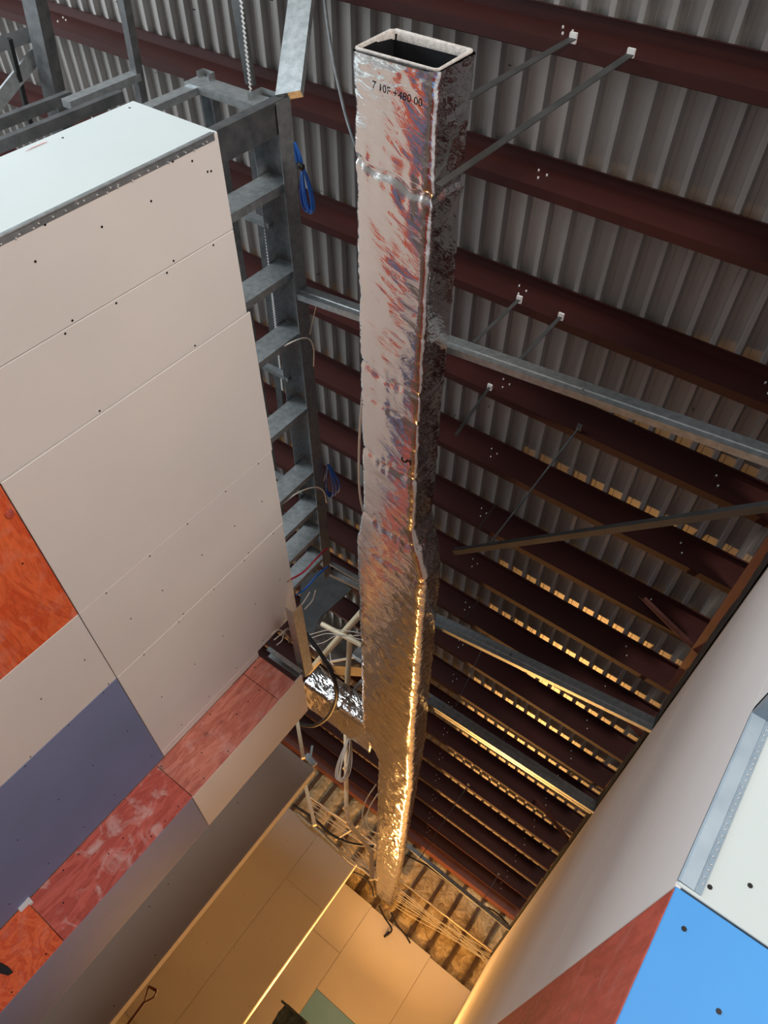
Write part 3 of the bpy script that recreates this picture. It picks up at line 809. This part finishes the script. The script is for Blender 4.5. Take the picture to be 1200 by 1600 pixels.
# grey panel in front of it
def greyp(bm):
    a = [at(470, 905, 'Y', 2.62), at(520, 880, 'Y', 2.62), at(562, 905, 'Y', 2.62), at(545, 925, 'Y', 2.62), at(500, 965, 'Y', 2.62), at(486, 1000, 'Y', 2.62), at(468, 985, 'Y', 2.62)]
    v = [bm.verts.new(p) for p in a]; w = [bm.verts.new(p+Vector((0, .02, 0))) for p in a]; bm.faces.new(v); bm.faces.new(w)
    for i in range(7): bm.faces.new((v[i], v[(i+1) % 7], w[(i+1) % 7], w[i]))
thing('metal_sheet', 'dull grey sheet-metal piece between stud frame and duct', 'sheet', [('a', greyp, M['sheetdark'])], M['sheetdark'])
thing('metal_angle', 'pinkish steel angle running from stud frame to duct', 'bracket', [('a', lambda bm: bar(bm, at(517, 880, 'B', 1.04), at(562, 906, 'B', 1.04), .03, .05), M['galv'])], M['galv'])
# vertical pipe and its bends, wire coil
pp = [at(540, 1140, 'Y', 3.3), at(541, 1200, 'Y', 3.3), at(541, 1262, 'Y', 3.3), at(546, 1288, 'Y', 3.3), at(566, 1312, 'Y', 3.3), at(580, 1332, 'Y', 3.3), at(581, 1375, 'Y', 3.3)]
def pipef(bm):
    for a, b in zip(pp, pp[1:]): rod(bm, a, b, .036, 10)
thing('drain_pipe', 'cream plastic pipe with elbows left of narrow duct run', 'pipe', [('run', pipef, None)]+[('elbow', lambda bm, p=p: rod(bm, p-Vector((0, 0, .04)), p+Vector((0, 0, .04)), .045, 10), None) for p in pp[1:-1]], M['pvc'], None, pp[-1])
thing('cable_coil', 'loose brown wire coil hung on cream pipe', 'cable', [('a', coil(541, 1186, 30, 74, 6, 'Y', 3.22, .010, lean=-.18), M['whitecable'])], M['whitecable'], smooth=True)
cable('pale_wire', 'pale wire bowing out left of duct below the branch, outer strand', [(588, 1225), (572, 1250), (566, 1275), (572, 1298), (586, 1312)], 'Y', 3.4, .010, M['whitecable'])
cable('pale_wire', 'pale wire bowing out left of duct below the branch, inner strand', [(590, 1240), (577, 1262), (572, 1282), (578, 1296), (590, 1302)], 'Y', 3.4, .010, M['whitecable'])
def studpair(p, q, y, w):
    return lambda bm: bar(bm, at(*p, 'Y', y), at(*q, 'Y', y), w, w*.7)
thing('strut', 'tan steel strut dropping from the drywall corner above partition', 'strut', [('a', studpair((464, 1125), (474, 1185), 2.75, .07), M['pvc'])], M['pvc'])
thing('strut', 'lower tan strut beside the wire bundles above second partition', 'strut', [('a', studpair((476, 1222), (492, 1290), 4.2, .10), M['pvc'])], M['pvc'])
thing('bracket', 'small dark bracket on top corner of first partition', 'bracket', [('a', lambda bm: (bar(bm, at(478, 1180, 'Y', 2.92), at(492, 1196, 'Y', 2.92), .05, .08), bar(bm, at(488, 1165, 'Y', 2.92), at(484, 1190, 'Y', 2.92), .015, .03)), M['galv'])], M['galv'])
cable('black_cable', 'thick black cable running from partition head to the duct', [(458, 1258), (480, 1272), (500, 1288), (516, 1303), (545, 1317), (584, 1323)], 'Y', 4.85, .030, M['black'])
thing('cable_clamp', 'pale metal fitting on top edge of second partition', 'fitting', [('a', lambda bm: (rod(bm, at(466, 1272, 'Y', 4.9), at(486, 1290, 'Y', 4.9), .045, 10), rod(bm, at(490, 1290, 'Y', 4.9), at(508, 1306, 'Y', 4.9), .05, 10), rod(bm, at(507, 1306, 'Y', 4.9), at(530, 1328, 'Y', 4.9), .035, 10)), M['galv'])], M['galv'])
# electrical bundles in front of the insulation
def bundle(n, p, q, y, spread, sag, r=.0075):
    def f(bm):
        for k in range(n):
            o0 = (k-n/2)*spread+random.uniform(-3, 3); o1 = (k-n/2)*spread*.4+random.uniform(-3, 3); ph = random.uniform(0, 6)
            pts = []
            for j in range(7):
                t = j/6; x = p[0]+(q[0]-p[0])*t; yy = p[1]+(q[1]-p[1])*t+o0*(1-t)+o1*t+sag*math.sin(math.pi*t)*(1+.6*math.sin(k*2.3))+2.2*math.sin(t*7+ph)
                pts.append(at(x, yy, 'Y', y))
            tube(bm, pts, r, 5, 3)
    return f
thing('cable_bundle', 'bundle of tan cables strung across the insulation right of duct', 'cable', [('a', bundle(9, (616, 1400), (770, 1498), 5.38, 3.2, 3), M['whitecable'])], M['whitecable'], 'cables on the far wall', smooth=True)
thing('cable_bundle', 'loose tan cables fanning out at right end of insulation', 'cable', [('a', bundle(7, (700, 1448), (764, 1506), 5.36, 2.5, -4), M['whitecable'])], M['whitecable'], smooth=True)
thing('cable_bundle', 'tangle of tan wires on partition head left of duct', 'cable', [('a', bundle(9, (535, 1322), (590, 1368), 4.95, 4, 4), M['whitecable'])], M['whitecable'], smooth=True)
thing('cable_bundle', 'upper tangle of tan wires crossing left of duct over insulation', 'cable', [('a', bundle(6, (480, 1255), (592, 1330), 5.3, 5, 0), M['whitecable'])], M['whitecable'], smooth=True)
pipe('long white conduit crossing the insulation right of duct', (618, 1370), (776, 1492), 'Y', 5.42, 5.42, .022)
pipe('white conduit crossing the insulation left of duct', (478, 1240), (590, 1322), 'Y', 5.42, 5.42, .022)
pipe('short white conduit rising from the fitting left of duct', (560, 1290), (524, 1312), 'Y', 5.2, 5.2, .025)
cable('black_cable', 'black cable lying along the farthest stud beam', [(634, 1336), (665, 1352), (700, 1378), (740, 1408), (775, 1426), (800, 1452)], 'B', 1.10, .020, M['black'])
cable('black_cable', 'black cable dropping from duct tip to a dark plug', [(592, 1415), (600, 1432), (612, 1452), (604, 1462)], 'Y', 5.46, .020, M['black'])
cable('black_cable', 'black cable curving right from the duct tip', [(611, 1426), (620, 1445), (634, 1462), (641, 1474)], 'Y', 5.46, .020, M['black'])
cable('dark_cable', 'brown cable arching over the insulation just left of duct tip', [(556, 1350), (575, 1362), (585, 1380), (588, 1400)], 'Y', 5.4, .018, M['galvdark'])
cable('dark_cable', 'lower brown cable arching left of the duct tip', [(550, 1362), (568, 1370), (580, 1385), (584, 1402)], 'Y', 5.42, .018, M['galvdark'])
seg_ = obj('wall_box', lambda bm: bar(bm, at(600, 1464, 'Y', 5.48), at(608, 1456, 'Y', 5.48), .05, .05), M['black']); tag(seg_, 'small dark plug hanging on amber drywall under duct tip', 'plug')

# ================================================================ SMALL THINGS
# shovel leaning behind the end of the first partition
def shovel():
    r = empty('shovel'); tag(r, 'shovel with dark red D-shaped handle leaning by first partition', 'shovel')
    def P(x, y, Y=3.06): return at(x, y, 'Y', Y)
    top = P(236, 1545)
    def handle(bm):
        a, b, c = P(232, 1541), P(245, 1548), P(225, 1566)
        rod(bm, a, b, .016, 8); tube(bm, [a, P(229, 1553), c], .010, 7); tube(bm, [b, P(240, 1558), c], .010, 7)
    obj('grip', handle, M['handle'], r, True)
    end = Vector((c0.x, c0.y, .32)) if (c0 := P(178, 1640)) else None
    s = P(225, 1566); d = (P(200, 1600)-s).normalized(); k = (s.z-.36)/(-d.z); e = s+d*k
    obj('shaft', lambda bm: rod(bm, s, e, .016, 10), M['handle'], r)
    def blade(bm):
        n = 8; g = []
        ux = Vector((0, 0, 0))
        side = d.cross(Vector((0, 1, 0))).normalized()
        for i in range(n+1):
            t = i/n; w = .11*(1 if t < .6 else math.sqrt(max(0.02, 1-((t-.6)/.42)**2)))
            row = []
            for j in range(7):
                u = j/6*2-1; row.append(bm.verts.new(e+d*(t*.33-.02)+side*u*w+Vector((0, .03*(u*u)-.01, 0))))
            g.append(row)
        fs = []
        for i in range(n):
            for j in range(6): fs.append(bm.faces.new((g[i][j], g[i][j+1], g[i+1][j+1], g[i+1][j])))
        bmesh.ops.solidify(bm, geom=fs, thickness=.003)
    obj('blade', blade, M['galvdark'], r, True)
    base_at(r, (e.x, e.y, .02))
shovel()
# dark green work case / lamp head on a tripod
def lamp_thing():
    r = empty('work_light'); tag(r, 'dark green work light on a stand before amber wall', 'lamp')
    Y = 3.9
    def P(x, y): return at(x, y, 'Y', Y)
    c = (P(418, 1585)+P(478, 1598))/2
    def body(bm):
        pts = [P(424, 1600), P(430, 1592), P(434, 1582), P(441, 1575), P(446, 1569), P(468, 1590), P(480, 1600), P(470, 1640), P(420, 1640)]
        v = [bm.verts.new(p) for p in pts]; w = [bm.verts.new(p+Vector((0, .14, .03))) for p in pts]; bm.faces.new(v); bm.faces.new(w)
        for i in range(len(pts)): bm.faces.new((v[i], v[(i+1) % len(pts)], w[(i+1) % len(pts)], w[i]))
        bmesh.ops.bevel(bm, geom=bm.edges[:], offset=.008, segments=2, affect='EDGES')
    obj('housing', body, M['case'], r)
    obj('top_bar', lambda bm: bar(bm, P(440, 1564)-Vector((0, .03, 0)), P(479, 1598)-Vector((0, .03, 0)), .035, .035), M['case'], r)
    b = P(452, 1632)
    obj('stand_pole', lambda bm: rod(bm, b+Vector((0, .07, 0)), Vector((b.x, b.y+.07, .25)), .02, 8), M['galvdark'], r)
    for k in range(3):
        a = k*2.094+.4
        obj('leg', lambda bm, a=a: rod(bm, Vector((b.x, b.y+.07, .6)), Vector((b.x+.4*math.cos(a), b.y+.07+.4*math.sin(a), 0.01)), .013, 7), M['galvdark'], r)
    base_at(r, (b.x, b.y+.07, 0))
lamp_thing()
# the amber lamp itself, its tripod standing below the frame
def amber():
    r = empty('work_lamp'); tag(r, 'amber work lamp on a tripod below the far end of the duct', 'lamp')
    p = LAMP.copy()
    obj('lamp_housing', lambda bm: box(bm, p+Vector((-.16, .03, -.12)), p+Vector((.16, .10, .12))), M['case'], r)
    obj('stand_pole', lambda bm: rod(bm, p+Vector((0, .07, -.1)), Vector((p.x, p.y+.07, .3)), .018, 8), M['galvdark'], r)
    for k in range(3):
        a = k*2.094
        obj('leg', lambda bm, a=a: rod(bm, Vector((p.x, p.y+.07, .6)), Vector((p.x+.4*math.cos(a), p.y+.07+.4*math.sin(a), .01)), .012, 7), M['galvdark'], r)
    base_at(r, (p.x, p.y+.07, 0))
amber()
def plate():
    A, B = at(30, 1422, 'Y', 2.118), at(46, 1406, 'Y', 2.118)
    def f(bm): bar(bm, A, B, .02, .055); bar(bm, A.lerp(B, .8), B+(B-A)*.12, .03, .085)
    thing('metal_clip', 'small white metal clip stuck on the red plywood edge', 'bracket', [('a', f, M['silver'])], M['silver'])
plate()
def dark():
    pts = [(-20, 1495), (-2, 1503), (12, 1510), (20, 1519), (12, 1524), (-4, 1520), (-20, 1515)]
    def f(bm):
        a = [bm.verts.new(at(x, y, 'Y', 2.112)) for x, y in pts]; b = [bm.verts.new(at(x, y, 'Y', 2.112)+Vector((0, .02, 0))) for x, y in pts]
        bm.faces.new(a); bm.faces.new(b)
        for i in range(len(pts)): bm.faces.new((a[i], a[(i+1) % len(pts)], b[(i+1) % len(pts)], b[i]))
        bmesh.ops.bevel(bm, geom=bm.edges[:], offset=.004, segments=2, affect='EDGES')
    thing('bracket', 'black pointed bracket on red plywood at the left edge', 'bracket', [('a', f, M['black'])], M['black'])
dark()
# round plywood plug on the left sheet, pink chalk mark on the cap
c = at(14, 802, 'X', -.998)
tag(obj('wooden_plug', lambda bm: rod(bm, c, c+Vector((.012, 0, 0)), .028, 18), M['plyred2']), 'round wooden plug on the orange-red plywood sheet', 'plug')
mk_ = obj('chalk_mark', lambda bm: [bar(bm, at(40+k*3, 236-k*1.6, 'Y', .5441), at(74-k*2, 221+k*.5, 'Y', .5441), .001, .003) for k in range(4)], nmat('pink_chalk', (.75,.42,.42), .9), wl_)

for i, px in enumerate(([(424, 992), (434, 984), (446, 990), (452, 1004)], [(428, 1000), (440, 990), (450, 982), (460, 992)], [(432, 1008), (441, 1000), (444, 988), (455, 980)])):
    cable('pale_wire', 'tangled wire in the open corner above knotty plywood, '+('lowest strand', 'middle strand', 'highest strand')[i], px, 'X', -.93, .006, M['whitecable'])
for i, px in enumerate(([(478, 1000), (510, 990), (540, 994), (566, 992)], [(482, 992), (515, 984), (545, 986), (568, 990)], [(480, 1010), (505, 1004), (530, 992), (566, 1000)])):
    cable('pale_wire', 'thin wire stretched from frame corner to duct past the pipes, '+('middle one', 'upper one', 'lower one')[i], px, 'B', 1.0, .005, M['whitecable'])
